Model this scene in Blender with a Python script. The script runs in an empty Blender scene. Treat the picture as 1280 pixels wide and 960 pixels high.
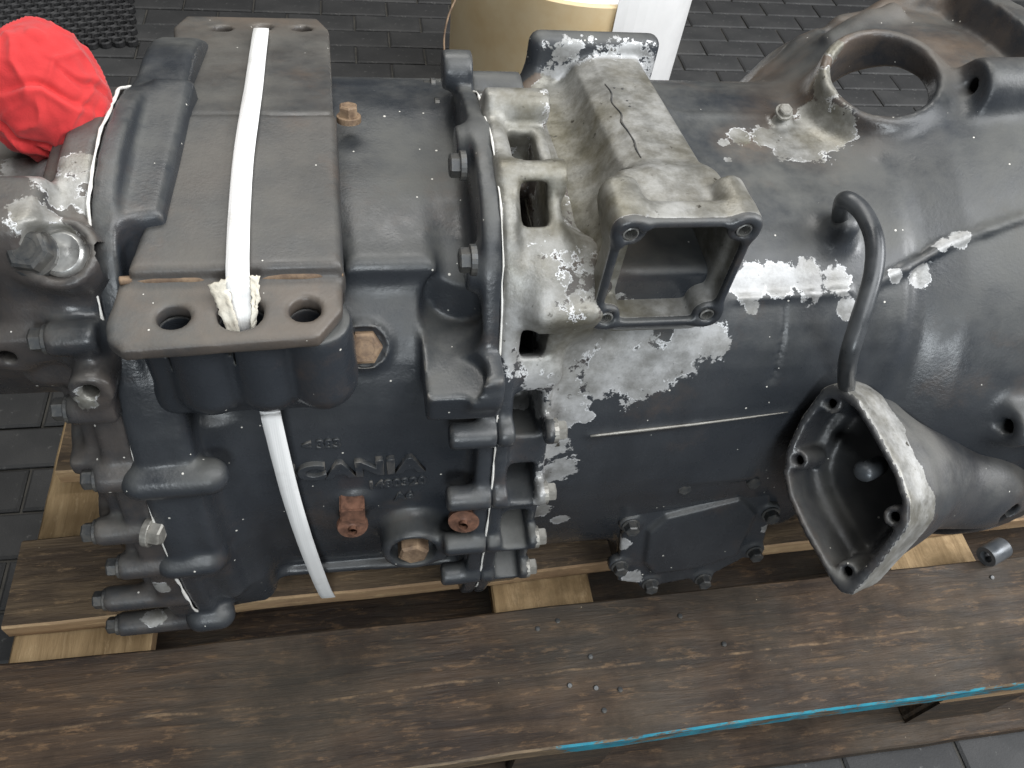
import bpy, bmesh, math, random
import numpy as np
from mathutils import Vector, Matrix, noise as mnoise

# ------------------------------------------------------------------ camera, light, exposure
sc = bpy.context.scene
F = 1000.0                                   # focal length in pixels of the 1280 px wide photograph
def nrm(a):
    a = np.asarray(a, float); return a / np.linalg.norm(a)
_dX = nrm([5662.9, -270.0, F]); _dY = nrm([-240.0, -1330.0, F]); _dZ = np.cross(_dX, _dY)
CM = np.stack([_dX, _dY, _dZ])               # world = CM @ camera vector (x right, y down, z forward)
def ray(px, py): return nrm(CM @ np.array([px - 640.0, py - 480.0, F]))
CP = np.array([0, 0, 0.42]) - 0.95 * ray(620, 427)
cam = bpy.data.cameras.new('camera'); camo = bpy.data.objects.new('camera', cam)
sc.collection.objects.link(camo); sc.camera = camo
cam.sensor_width = 36.0; cam.lens = 36.0 * F / 1280.0; cam.clip_start = 0.01; cam.clip_end = 200
R3 = np.stack([CM[:, 0], -CM[:, 1], -CM[:, 2]], axis=1)
mw = Matrix.Identity(4)
for i in range(3):
    for j in range(3): mw[i][j] = float(R3[i, j])
    mw[i][3] = float(CP[i])
camo.matrix_world = mw

world = bpy.data.worlds.new('World'); sc.world = world; world.use_nodes = True
world.node_tree.nodes['Background'].inputs[0].default_value = (0.62, 0.68, 0.75, 1)
world.node_tree.nodes['Background'].inputs[1].default_value = 0.035
def area(name, loc, target, sx, sy, power, col):
    l = bpy.data.lights.new(name, 'AREA'); l.shape = 'RECTANGLE'; l.size = sx; l.size_y = sy
    l.energy = power; l.color = col
    o = bpy.data.objects.new(name, l); sc.collection.objects.link(o); o.location = loc
    d = Vector(target) - Vector(loc); o.rotation_euler = d.to_track_quat('-Z', 'Y').to_euler()
    return o
area('doorway_light', (-0.3, -4.4, 2.3), (0.0, 0.1, 0.4), 1.1, 1.2, 88, (0.90, 0.96, 1.0))
area('skylight', (0.9, -1.1, 3.3), (0.05, 0.0, 0.4), 2.6, 1.9, 95, (0.97, 0.985, 1.0))
area('window_light', (2.5, -0.4, 1.9), (0.3, 0.6, 0.3), 1.2, 1.1, 62, (0.97, 0.98, 1.0))
area('roof_light', (-0.3, 1.3, 3.1), (0, 0.1, 0.3), 2.0, 1.1, 55, (1.0, 0.98, 0.94))
vs = sc.view_settings; vs.view_transform = 'Standard'; vs.look = 'None'; vs.exposure = 0.12; vs.gamma = 1.0; vs.use_curve_mapping = False

# ------------------------------------------------------------------ pixel -> point on a real plane
def at(px, py, ax, val):
    r = ray(px, py); i = 'XYZ'.index(ax); return CP + (val - CP[i]) / r[i] * r
def onpl(px, py, P, N):
    r = ray(px, py); N = np.asarray(N, float); return CP + np.dot(np.asarray(P) - CP, N) / np.dot(r, N) * r

# ------------------------------------------------------------------ scene helpers
COL = sc.collection
def empty(name, loc, label=None, cat=None, group=None):
    o = bpy.data.objects.new(name, None); COL.objects.link(o); o.location = loc; o.empty_display_size = 0.05
    return tag(o, label, cat, group)
def tag(o, label=None, cat=None, group=None, kind=None):
    for k, v in (('label', label), ('category', cat), ('group', group), ('kind', kind)):
        if v: o[k] = v
    return o
def setpar(o, p):
    o.parent = p
    m = Matrix.Identity(4); q = p
    chain = []
    while q is not None: chain.append(q); q = q.parent
    for q in reversed(chain): m = m @ q.matrix_parent_inverse @ q.matrix_basis
    o.matrix_parent_inverse = m.inverted()
def link(name, me, mat=None, parent=None, M=None, smooth=False):
    o = bpy.data.objects.new(name, me); COL.objects.link(o)
    if mat is not None and not me.materials: me.materials.append(mat)
    if M is not None: o.matrix_basis = M
    if parent is not None: setpar(o, parent)
    if smooth:
        me.polygons.foreach_set('use_smooth', np.ones(len(me.polygons), bool))
    return o
def mesh(verts, faces):
    me = bpy.data.meshes.new('mesh'); me.from_pydata([tuple(map(float, v)) for v in verts], [], faces); me.update(); return me
def bm_mesh(bm):
    me = bpy.data.meshes.new('mesh'); bmesh.ops.recalc_face_normals(bm, faces=bm.faces); bm.to_mesh(me); bm.free(); return me
def frame(pos, axis, up=(0, 0, 1)):
    z = Vector(axis).normalized(); u = Vector(up)
    if abs(z.dot(u.normalized())) > 0.95: u = Vector((1, 0, 0))
    x = u.cross(z).normalized(); y = z.cross(x)
    m = Matrix((x, y, z)).transposed().to_4x4(); m.translation = Vector(pos); return m
def sharp(me, ang=35):
    me.polygons.foreach_set('use_smooth', np.ones(len(me.polygons), bool))
    me.set_sharp_from_angle(angle=math.radians(ang))
    return me

# ------------------------------------------------------------------ signed distance modelling of castings
def smin(a, b, k):
    h = np.maximum(k - np.abs(a - b), 0) / k; return np.minimum(a, b) - h * h * k * 0.25
def dot3(x, y, z, O, U):
    s = 0.0
    for c, o, u in ((x, O[0], U[0]), (y, O[1], U[1]), (z, O[2], U[2])):
        if abs(u) > 1e-9: s = s + (c - np.float32(o)) * np.float32(u)
    return s
def poly_sdf(u, v, P):
    P = np.asarray(P, np.float32); n = len(P); d = None; s = None
    for i in range(n):
        a = P[i]; b = P[i - 1]; e = b - a
        wu = u - a[0]; wv = v - a[1]
        t = np.clip((wu * e[0] + wv * e[1]) / (e @ e), 0, 1)
        q = (wu - e[0] * t) ** 2 + (wv - e[1] * t) ** 2
        c1 = v >= a[1]; c2 = v < b[1]; c3 = e[0] * wv > e[1] * wu
        flip = (c1 & c2 & c3) | (~c1 & ~c2 & ~c3)
        if d is None: d = q; s = np.where(flip, -1, 1).astype(np.float32)
        else: d = np.minimum(d, q); s = np.where(flip, -s, s)
    return s * np.sqrt(d)
def slab(d2, n, n0, n1, rd):
    a = d2 + rd; b = np.abs(n - np.float32((n0 + n1) / 2)) - np.float32(abs(n1 - n0) / 2 - rd)
    return np.minimum(np.maximum(a, b), 0) + np.sqrt(np.maximum(a, 0) ** 2 + np.maximum(b, 0) ** 2) - rd
def catmull(P, n=4):
    P = np.asarray(P, float); m = len(P); out = []
    for i in range(m):
        p0, p1, p2, p3 = P[i - 1], P[i], P[(i + 1) % m], P[(i + 2) % m]
        for k in range(n):
            t = k / n
            out.append(0.5 * ((2 * p1) + (-p0 + p2) * t + (2 * p0 - 5 * p1 + 4 * p2 - p3) * t * t + (-p0 + 3 * p1 - 3 * p2 + p3) * t ** 3))
    return np.array(out)
def s_cyl(a, b, r, r2=None, rd=0.002):
    a = np.asarray(a, float); b = np.asarray(b, float); L = np.linalg.norm(b - a); u = (b - a) / L; r2 = r if r2 is None else r2
    def f(x, y, z):
        t = dot3(x, y, z, a, u); q = (x - np.float32(a[0])) ** 2 + (y - np.float32(a[1])) ** 2 + (z - np.float32(a[2])) ** 2
        rad = np.sqrt(np.maximum(q - t * t, 0)); return slab(rad - (r + (r2 - r) * np.clip(t / L, 0, 1)), t, 0, L, rd)
    m = max(r, r2); return f, np.minimum(a, b) - m, np.maximum(a, b) + m
def s_cap(a, b, r, r2=None):
    a = np.asarray(a, float); b = np.asarray(b, float); ab = b - a; L2 = max(ab @ ab, 1e-12); r2 = r if r2 is None else r2
    def f(x, y, z):
        t = np.clip(dot3(x, y, z, a, ab / L2), 0, 1) if L2 > 1e-10 else np.float32(0)
        return np.sqrt((x - a[0] - t * ab[0]) ** 2 + (y - a[1] - t * ab[1]) ** 2 + (z - a[2] - t * ab[2]) ** 2) - (r + (r2 - r) * t)
    m = max(r, r2); return f, np.minimum(a, b) - m, np.maximum(a, b) + m
def s_box(c, h, R=None, rd=0.003):
    c = np.asarray(c, float); h = np.asarray(h, float); R = np.eye(3) if R is None else np.asarray(R, float)   # rows = axes
    def f(x, y, z):
        q = [np.abs(dot3(x, y, z, c, R[i])) - np.float32(h[i] - rd) for i in range(3)]
        o = 0
        for k in q: o = o + np.maximum(k, 0) ** 2
        return np.sqrt(o) + np.minimum(np.maximum(np.maximum(q[0], q[1]), q[2]), 0) - rd
    e = np.abs(R.T) @ h; return f, c - e, c + e
def s_prism(P2, O, U, V, n0, n1, rd=0.003, off=0.0):
    U = nrm(U); V = nrm(V); N = np.cross(U, V); O = np.asarray(O, float); P2 = np.asarray(P2, float)
    def f(x, y, z):
        return slab(poly_sdf(dot3(x, y, z, O, U), dot3(x, y, z, O, V), P2) - np.float32(off), dot3(x, y, z, O, N), n0, n1, rd)
    c = np.array([O + p[0] * U + p[1] * V + n * N for p in P2 for n in (n0, n1)]); return f, c.min(0) - max(off, 0), c.max(0) + max(off, 0)
def s_yz(P2, x0, x1, rd=0.003, off=0.0):                      # profile in (Y, Z) run along X
    return s_prism(P2, (0, 0, 0), (0, 1, 0), (0, 0, 1), x0, x1, rd, off)
def s_plate(P3, N, n0, n1, rd=0.003):                         # planar outline given in 3D, thickness along N
    P3 = np.array(P3); N = nrm(N); O = P3.mean(0); U = nrm(np.cross(N, [0, 0, 1.0]) if abs(N[2]) < 0.9 else np.cross([0, 1.0, 0], N)); V = np.cross(N, U)
    return s_prism([((p - O) @ U, (p - O) @ V) for p in P3], O, U, V, n0, n1, rd)
def s_spin(P2, cy, cz):                                       # profile in (X, radius) about the axis
    P2 = np.asarray(P2, float); R = P2[:, 1].max()
    def f(x, y, z):
        return poly_sdf(x + 0 * y + 0 * z, np.sqrt((y - np.float32(cy)) ** 2 + (z - np.float32(cz)) ** 2) + 0 * x, P2)
    return f, np.array([P2[:, 0].min(), cy - R, cz - R]), np.array([P2[:, 0].max(), cy + R, cz + R])
class Vol:
    def __init__(s, lo, hi, h):
        s.lo = np.array(lo, float); s.h = h; s.n = np.ceil((np.array(hi) - s.lo) / h).astype(int) + 1
        s.ax = [(s.lo[i] + h * np.arange(s.n[i])).astype(np.float32) for i in range(3)]
        s.f = np.full(s.n, 0.05, np.float32)
    def _do(s, prim, k, pad, op):
        fn, lo, hi = prim; sl = []
        for i in range(3):
            a = int(max(0, math.floor((lo[i] - pad - s.lo[i]) / s.h))); b = int(min(s.n[i], math.ceil((hi[i] + pad - s.lo[i]) / s.h) + 1))
            if b <= a: return s
            sl.append(slice(a, b))
        sl = tuple(sl)
        d = fn(s.ax[0][sl[0]][:, None, None], s.ax[1][sl[1]][None, :, None], s.ax[2][sl[2]][None, None, :]).astype(np.float32)
        s.f[sl] = op(s.f[sl], np.broadcast_to(d, s.f[sl].shape)); return s
    def add(s, prim, k=0.006): return s._do(prim, k, k + 3 * s.h, lambda f, d: smin(f, d, k))
    def cut(s, prim, k=0.003): return s._do(prim, k, k + 3 * s.h, lambda f, d: -smin(-f, d, k))
    def only(s, prim):                                         # intersect
        fn, lo, hi = prim; d = fn(s.ax[0][:, None, None], s.ax[1][None, :, None], s.ax[2][None, None, :]); s.f = np.maximum(s.f, d).astype(np.float32); return s
    def val(s, p):
        q = (np.asarray(p) - s.lo) / s.h; i = np.floor(q).astype(int)
        if (i < 0).any() or (i >= s.n - 1).any(): return None
        t = q - i; v = 0.0
        for a in (0, 1):
            for b in (0, 1):
                for c in (0, 1):
                    v += s.f[i[0] + a, i[1] + b, i[2] + c] * (t[0] if a else 1 - t[0]) * (t[1] if b else 1 - t[1]) * (t[2] if c else 1 - t[2])
        return v
    def hit(s, px, py):                                        # first surface point along a line of sight, with its normal
        r = ray(px, py); t = 0.3
        while t < 3:
            p = CP + t * r; v = s.val(p)
            if v is not None and v < 0.0004: break
            t += 0.01 if v is None else max(0.0006, min(0.01, v * 0.7))
        g = []
        for i in range(3):
            e = np.zeros(3); e[i] = s.h * 1.5; a = s.val(p + e); b = s.val(p - e); g.append((a - b) if a is not None and b is not None else 0)
        return p, nrm(np.array(g) + 1e-9)
    def mesh(s):
        f = s.f; ins = f < 0; n = s.n; cs = n - 1
        cnt = np.zeros(cs, np.int8); tot = np.zeros(tuple(cs) + (3,), np.float32); ne = np.zeros(cs, np.int8)
        corner = [ins[a:n[0] - 1 + a, b:n[1] - 1 + b, c:n[2] - 1 + c] for a in (0, 1) for b in (0, 1) for c in (0, 1)]
        for c in corner: cnt += c
        act = np.argwhere((cnt > 0) & (cnt < 8)); vid = np.full(cs, -1, np.int32); vid[tuple(act.T)] = np.arange(len(act))
        fv = np.stack([f[act[:, 0] + a, act[:, 1] + b, act[:, 2] + c] for a in (0, 1) for b in (0, 1) for c in (0, 1)], 1)
        offs = np.array([(a, b, c) for a in (0, 1) for b in (0, 1) for c in (0, 1)], np.float32)
        acc = np.zeros((len(act), 3), np.float32); m = np.zeros(len(act), np.float32)
        for i in range(8):
            for ax, st in ((0, 4), (1, 2), (2, 1)):
                if offs[i, ax] == 0:
                    j = i + st; a = fv[:, i]; b = fv[:, j]; cr = (a < 0) != (b < 0)
                    t = np.where(cr, a / np.where(cr, a - b, 1), 0)[:, None]
                    acc += np.where(cr[:, None], offs[i] + t * (offs[j] - offs[i]), 0); m += cr
        V = s.lo + s.h * (act + acc / m[:, None])
        quads = []
        for ax in range(3):
            o1, o2 = [(1, 2), (2, 0), (0, 1)][ax]
            sa = [slice(None)] * 3; sb = [slice(None)] * 3; sa[ax] = slice(0, n[ax] - 1); sb[ax] = slice(1, n[ax])
            A = ins[tuple(sa)]; B = ins[tuple(sb)]; e = np.argwhere(A != B)
            ok = (e[:, o1] > 0) & (e[:, o2] > 0) & (e[:, o1] < n[o1] - 1) & (e[:, o2] < n[o2] - 1); e = e[ok]
            w = A[tuple(e.T)]
            def cell(d1, d2):
                q = e.copy(); q[:, o1] -= d1; q[:, o2] -= d2; return vid[tuple(q.T)]
            q = np.stack([cell(1, 1), cell(0, 1), cell(0, 0), cell(1, 0)], 1); q[~w] = q[~w][:, ::-1]; quads.append(q)
        Q = np.concatenate(quads); Q = Q[(Q >= 0).all(1)]
        return V, Q
def cast(name, vol, mat, parent, attr=None, relax=1, chunk_of=None):
    V, Q = vol.mesh()
    for _ in range(relax):                                    # light smoothing: cast skin, no stair steps
        acc = np.zeros_like(V); cn = np.zeros(len(V))
        for k in range(4):
            for j in (1, 3):
                np.add.at(acc, Q[:, k], V[Q[:, (k + j) % 4]]); np.add.at(cn, Q[:, k], 1)
        V = V * 0.5 + 0.5 * acc / np.maximum(cn, 1)[:, None]
    me = bpy.data.meshes.new('mesh'); me.vertices.add(len(V)); me.vertices.foreach_set('co', V.astype(np.float32).ravel())
    me.loops.add(4 * len(Q)); me.loops.foreach_set('vertex_index', Q.astype(np.int32).ravel())
    me.polygons.add(len(Q)); me.polygons.foreach_set('loop_start', np.arange(0, 4 * len(Q), 4, dtype=np.int32))
    me.update(calc_edges=True); me.validate()
    for an, fn in (attr or {}).items():
        a = me.attributes.new(an, 'FLOAT', 'POINT'); a.data.foreach_set('value', fn(V).astype(np.float32))
    return link(name, me, mat, parent, smooth=True)
def blobs(L):                                                 # soft field: 0.5 on each blob's edge
    L = [(np.asarray(c, float), r) for c, r in L]
    def f(V):
        m = np.zeros(len(V))
        for c, r in L: m = np.maximum(m, 1 - 0.5 * np.linalg.norm((V - c) / np.asarray(r), axis=1))
        return np.clip(m, 0, 1)
    return f

# ------------------------------------------------------------------ materials
class NT:
    def __init__(s, name):
        s.m = bpy.data.materials.new(name); s.m.use_nodes = True; s.t = s.m.node_tree; s.t.nodes.clear()
        s.out = s.t.nodes.new('ShaderNodeOutputMaterial'); s.b = s.t.nodes.new('ShaderNodeBsdfPrincipled'); s.l(s.b.outputs[0], s.out.inputs[0])
        s.co = s.t.nodes.new('ShaderNodeTexCoord').outputs['Object']
    def l(s, a, b): s.t.links.new(a, b)
    def put(s, sock, v):
        if hasattr(v, 'is_linked') or isinstance(v, bpy.types.NodeSocket): s.l(v, sock)
        elif isinstance(v, (tuple, list)) and len(v) == 3 and sock.type == 'RGBA': sock.default_value = (*v, 1)
        else: sock.default_value = v
    def noise(s, scale, detail=4, rough=0.55, co=None, out='Fac', dist=0.0):
        n = s.t.nodes.new('ShaderNodeTexNoise'); n.inputs['Scale'].default_value = scale; n.inputs['Detail'].default_value = detail
        n.inputs['Roughness'].default_value = rough; n.inputs['Distortion'].default_value = dist; s.l(co or s.co, n.inputs['Vector']); return n.outputs[out]
    def vor(s, scale, out='Distance', co=None, feature='F1'):
        n = s.t.nodes.new('ShaderNodeTexVoronoi'); n.feature = feature; n.inputs['Scale'].default_value = scale; s.l(co or s.co, n.inputs['Vector']); return n.outputs[out]
    def math(s, op, a, b=0.0, clamp=False):
        n = s.t.nodes.new('ShaderNodeMath'); n.operation = op; n.use_clamp = clamp; s.put(n.inputs[0], a); s.put(n.inputs[1], b); return n.outputs[0]
    def ramp(s, v, a, b, lo=0.0, hi=1.0):
        n = s.t.nodes.new('ShaderNodeMapRange'); n.interpolation_type = 'SMOOTHSTEP'; s.put(n.inputs[0], v); n.inputs[1].default_value = a; n.inputs[2].default_value = b
        n.inputs[3].default_value = lo; n.inputs[4].default_value = hi; return n.outputs[0]
    def mix(s, f, a, b):
        n = s.t.nodes.new('ShaderNodeMix'); n.data_type = 'RGBA'; s.put(n.inputs[0], f); s.put(n.inputs[6], a); s.put(n.inputs[7], b); return n.outputs[2]
    def mixf(s, f, a, b):
        n = s.t.nodes.new('ShaderNodeMix'); n.data_type = 'FLOAT'; s.put(n.inputs[0], f); s.put(n.inputs[2], a); s.put(n.inputs[3], b); return n.outputs[0]
    def attr(s, name):
        n = s.t.nodes.new('ShaderNodeAttribute'); n.attribute_name = name; return n.outputs['Fac']
    def nz(s):
        g = s.t.nodes.new('ShaderNodeNewGeometry'); x = s.t.nodes.new('ShaderNodeSeparateXYZ'); s.l(g.outputs['Normal'], x.inputs[0]); return x.outputs[2]
    def scaled(s, v, rot=(0, 0, 0)):
        n = s.t.nodes.new('ShaderNodeMapping'); n.inputs['Scale'].default_value = v; n.inputs['Rotation'].default_value = rot; s.l(s.co, n.inputs['Vector']); return n.outputs[0]
    def bump(s, h, strength=0.3, dist=0.001):
        n = s.t.nodes.new('ShaderNodeBump'); n.inputs['Strength'].default_value = strength; n.inputs['Distance'].default_value = dist; s.l(h, n.inputs['Height']); s.l(n.outputs[0], s.b.inputs['Normal'])
    def fin(s, col, rough=0.5, metal=0.0, spec=None):
        s.put(s.b.inputs['Base Color'], col); s.put(s.b.inputs['Roughness'], rough); s.put(s.b.inputs['Metallic'], metal)
        if spec is not None: s.put(s.b.inputs['Specular IOR Level'], spec)
        return s.m
def specks(t, col, amount=0.90, c=(0.62, 0.6, 0.55), scale=130):
    d = t.vor(scale); r = t.t.nodes.new('ShaderNodeSeparateColor'); t.l(t.vor(scale, 'Color'), r.inputs[0])
    big = t.math('MULTIPLY', t.math('SUBTRACT', r.outputs[0], amount), 1.6)
    m = t.math('LESS_THAN', d, big); return t.mix(m, col, c)
def m_casting(name='cast_paint', paint=((0.026, 0.030, 0.036), (0.039, 0.043, 0.049)), dust=0.8, dustc=(0.112, 0.112, 0.102), rough=0.27, rusty=0.28):
    t = NT(name)
    p = t.mix(t.ramp(t.noise(7, 5), 0.35, 0.7), *paint)
    up = t.ramp(t.nz(), 0.15, 0.95)
    dn = t.ramp(t.noise(11, 8, 0.65), 0.25, 0.75)
    dm = t.math('MULTIPLY', t.math('MULTIPLY', up, dn), dust)
    p = t.mix(dm, p, dustc)
    rust = t.math('MULTIPLY', t.ramp(t.noise(9, 8, 0.7), 0.54, 0.74), rusty)
    p = t.mix(rust, p, (0.125, 0.082, 0.055))
    g = t.attr('grime')
    p = t.mix(t.math('MULTIPLY', t.math('MULTIPLY', g, 0.75), t.ramp(t.noise(14, 7, 0.7), 0.3, 0.62)), p, (0.150, 0.108, 0.076))
    gn = t.t.nodes.new('ShaderNodeNewGeometry')
    wear = t.math('MULTIPLY', t.ramp(gn.outputs['Pointiness'], 0.525, 0.60), t.ramp(t.noise(45, 7, 0.7), 0.42, 0.62))
    p = t.mix(t.math('MULTIPLY', wear, 0.65), p, (0.17, 0.155, 0.135))
    oil = t.ramp(t.noise(5.5, 8, 0.68, t.scaled((1, 1, .35))), 0.50, 0.68)
    p = t.mix(t.math('MULTIPLY', oil, 0.35), p, (0.014, 0.015, 0.017))
    p = specks(t, p)
    # bare aluminium
    al = t.mix(t.ramp(t.noise(30, 8, 0.7), 0.3, 0.72), (0.24, 0.24, 0.232), (0.49, 0.495, 0.50))
    al = t.mix(t.math('MULTIPLY', t.ramp(t.noise(18, 7, 0.65), 0.36, 0.66), t.math('ADD', 0.22, g), True), al, (0.105, 0.092, 0.062))
    al = t.mix(t.math('MULTIPLY', g, 0.75, True), al, t.mix(t.ramp(t.noise(60, 6, .7), .35, .65), (0.120, 0.112, 0.082), (0.225, 0.215, 0.175)))
    al = t.mix(t.ramp(t.noise(85, 4, 0.6), 0.66, 0.74), al, (0.05, 0.045, 0.035))
    e = t.math('ADD', t.attr('peel'), t.math('ADD', t.math('MULTIPLY', t.math('SUBTRACT', t.noise(38, 3, 0.6), 0.5), 0.9), t.math('MULTIPLY', t.math('SUBTRACT', t.noise(120, 8, 0.75), 0.5), 0.9)))
    k = t.ramp(e, 0.485, 0.515)
    rim = t.math('MULTIPLY', t.math('MULTIPLY', t.ramp(e, 0.50, 0.51), t.ramp(e, 0.57, 0.53)), t.ramp(t.noise(45, 3), 0.45, 0.6))
    al = t.mix(rim, al, (0.7, 0.71, 0.72))
    col = t.mix(k, p, al)
    rr = t.mixf(k, t.mixf(dm, t.mixf(oil, t.ramp(t.noise(40, 3), 0.3, 0.7, rough - 0.05, rough + 0.12), rough - .06), 0.75), t.ramp(t.noise(30, 5), 0.3, 0.7, 0.38, 0.62))
    h = t.math('ADD', t.noise(330, 3, 0.6), t.math('ADD', t.math('MULTIPLY', t.noise(60, 3), 0.45), t.math('MULTIPLY', k, -2.2)))
    t.bump(h, 0.24, 0.0011)
    return t.fin(col, rr, t.mixf(k, 0.0, 0.4))
def m_simple(name, c1, c2, scale=20, rough=0.5, metal=0.0, bump=0.2, bscale=120, bd=0.001, spk=None):
    t = NT(name); c = t.mix(t.ramp(t.noise(scale, 6, 0.65), 0.3, 0.7), c1, c2)
    if spk: c = specks(t, c, spk)
    t.bump(t.noise(bscale, 4), bump, bd); return t.fin(c, t.ramp(t.noise(scale * 2, 4), 0.3, 0.7, rough - 0.07, rough + 0.1), metal)
def m_wood(name, dark, light, edge=(0.5, 0.33, 0.17), amount=0.5, seed=0.0, along=0, split=None):
    t = NT(name); sc3 = [14, 14, 14]; sc3[along] = 1.6
    n = t.t.nodes.new('ShaderNodeMapping'); n.inputs['Scale'].default_value = sc3; n.inputs['Location'].default_value = (seed, seed * 1.7, 0); t.l(t.co, n.inputs[0])
    a = t.noise(3.2, 8, 0.65, n.outputs[0], dist=0.6); b = t.noise(11, 6, 0.7, n.outputs[0]); c = t.noise(6, 8, 0.7)
    col = t.mix(t.ramp(a, 0.35, 0.68), dark, light)
    col = t.mix(t.math('MULTIPLY', t.ramp(b, 0.55, 0.72), amount), col, edge)
    fl = t.noise(30, 8, .75, t.scaled((.7, 2.4, 2.4) if along == 0 else (2.4, .7, 2.4), (0, 0, .35))); col = t.mix(t.math('MULTIPLY', t.ramp(fl, .54, .66), .6), col, edge); col = t.mix(t.math('MULTIPLY', t.ramp(c, 0.48, 0.72), 0.8), col, tuple(x * 0.5 for x in dark))
    if split is not None:
        x = t.t.nodes.new('ShaderNodeSeparateXYZ'); t.l(t.co, x.inputs[0])
        col = t.mix(t.math('MULTIPLY', t.ramp(t.noise(5, 6, .6), .42, .62), .4), col, (0.050, 0.045, 0.034))
        dy = t.math('ADD', t.math('SUBTRACT', x.outputs[1], split), t.math('MULTIPLY', t.math('SUBTRACT', t.noise(6, 4), .5), .02))
        k = t.math('MULTIPLY', t.ramp(t.math('ABSOLUTE', dy), .0022, .0004), t.ramp(t.noise(22, 6, .7), .42, .68))
        col = t.mix(k, col, (0.22, 0.145, 0.08))
    col = specks(t, col, 0.955, (0.4, 0.34, 0.24), 120)
    t.bump(t.math('ADD', b, t.math('MULTIPLY', a, 1.5)), 0.7, 0.002); return t.fin(col, t.ramp(c, 0.3, 0.7, 0.6, 0.9))
M_CAST = m_casting()
M_IRON = m_casting('bracket_paint', ((0.046, 0.048, 0.050), (0.075, 0.070, 0.064)), 0.8, (0.112, 0.108, 0.096), 0.38, 0.4)
M_BOLT = m_simple('bolt_dark', (0.05, 0.055, 0.06), (0.11, 0.105, 0.095), 60, 0.45, 0.4)
M_BOLTG = m_simple('bolt_grey', (0.20, 0.19, 0.17), (0.34, 0.33, 0.30), 70, 0.45, 0.5)
M_RUST = m_simple('bolt_rust', (0.11, 0.070, 0.045), (0.29, 0.20, 0.125), 90, 0.7, 0.1)
M_COPPER = m_simple('copper_brown', (0.09, 0.048, 0.034), (0.25, 0.125, 0.080), 90, 0.55, 0.25)
M_SILVER = m_simple('bright_steel', (0.5, 0.5, 0.48), (0.66, 0.66, 0.64), 50, 0.3, 0.85)
M_BLACK = m_simple('bore_black', (0.006, 0.006, 0.006), (0.012, 0.011, 0.010), 40, 0.7)
M_SEAL = m_simple('sealant_white', (0.62, 0.60, 0.55), (0.8, 0.79, 0.76), 90, 0.6)
t = NT('strap_white'); _c = t.mix(t.ramp(t.noise(16, 7, .7), .55, .75), (0.84, 0.84, 0.83), (0.66, 0.65, 0.62))
_w = t.t.nodes.new('ShaderNodeTexWave'); _w.bands_direction = 'X'; _w.inputs['Scale'].default_value = 160; t.l(t.co, _w.inputs['Vector'])
t.bump(t.math('ADD', _w.outputs['Fac'], t.noise(500, 2)), 0.12, 0.0004); M_STRAP = t.fin(_c, 0.6)
M_PIPE = m_simple('pipe_dark', (0.035, 0.038, 0.042), (0.062, 0.066, 0.070), 25, 0.32, 0.1)
M_TUBE = m_simple('tube_grey', (0.07, 0.08, 0.09), (0.12, 0.125, 0.13), 25, 0.35, 0.3)

# ------------------------------------------------------------------ small builders
_mc = {}
def hexbolt_mesh(r, h, wr=1.25, wh=0.18):
    key = ('hex', round(r, 4), round(h, 4), wr)
    if key not in _mc:
        V = []; Fc = []
        def ring(n, rad, z, ph=0.0):
            i = len(V); V.extend([(rad * math.cos(ph + 2 * math.pi * k / n), rad * math.sin(ph + 2 * math.pi * k / n), z) for k in range(n)]); return list(range(i, i + n))
        def skin(a, b):
            n = len(a)
            for k in range(n): Fc.append((a[k], a[(k + 1) % n], b[(k + 1) % n], b[k]))
        z0 = h * wh
        if wr > 1:
            a = ring(20, r * wr, -h * 0.3); b = ring(20, r * wr, z0 * 0.7); c = ring(20, r * wr * 0.96, z0); skin(a, b); skin(b, c); Fc.append(tuple(c)); Fc.append(tuple(a[::-1]))
        a = ring(6, r, -h * 0.2); b = ring(6, r, h * 0.86); c = ring(6, r * 0.84, h); skin(a, b); skin(b, c); Fc.append(tuple(c)); Fc.append(tuple(a[::-1]))
        d = ring(12, r * 0.55, h + 0.0002); e = ring(12, r * 0.5, h * 0.93); skin(d, e); Fc.append(tuple(e))
        _mc[key] = mesh(V, Fc)
    return _mc[key]
def bolt(parent, pos, axis, r=0.009, h=0.009, mat=None, name='bolt', wr=1.25, spin=0.0):
    mat = mat or M_BOLT; src = hexbolt_mesh(r, h, wr); key = ('bm', src.name, mat.name)
    if key not in _mc:
        me = src.copy(); me.materials.append(mat); _mc[key] = me
    return link(name, _mc[key], None, parent, frame(pos, axis) @ Matrix.Rotation(spin, 4, 'Z'))
def lathe(prof, n=28):                                        # profile (radius, z), closed ring surface
    V = []; Fc = []; m = len(prof)
    for k in range(n):
        a = 2 * math.pi * k / n
        V += [(r * math.cos(a), r * math.sin(a), z) for r, z in prof]
    for k in range(n):
        for j in range(m - 1):
            a = k * m + j; b = ((k + 1) % n) * m + j; Fc.append((a, b, b + 1, a + 1))
    return mesh(V, Fc)
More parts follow.
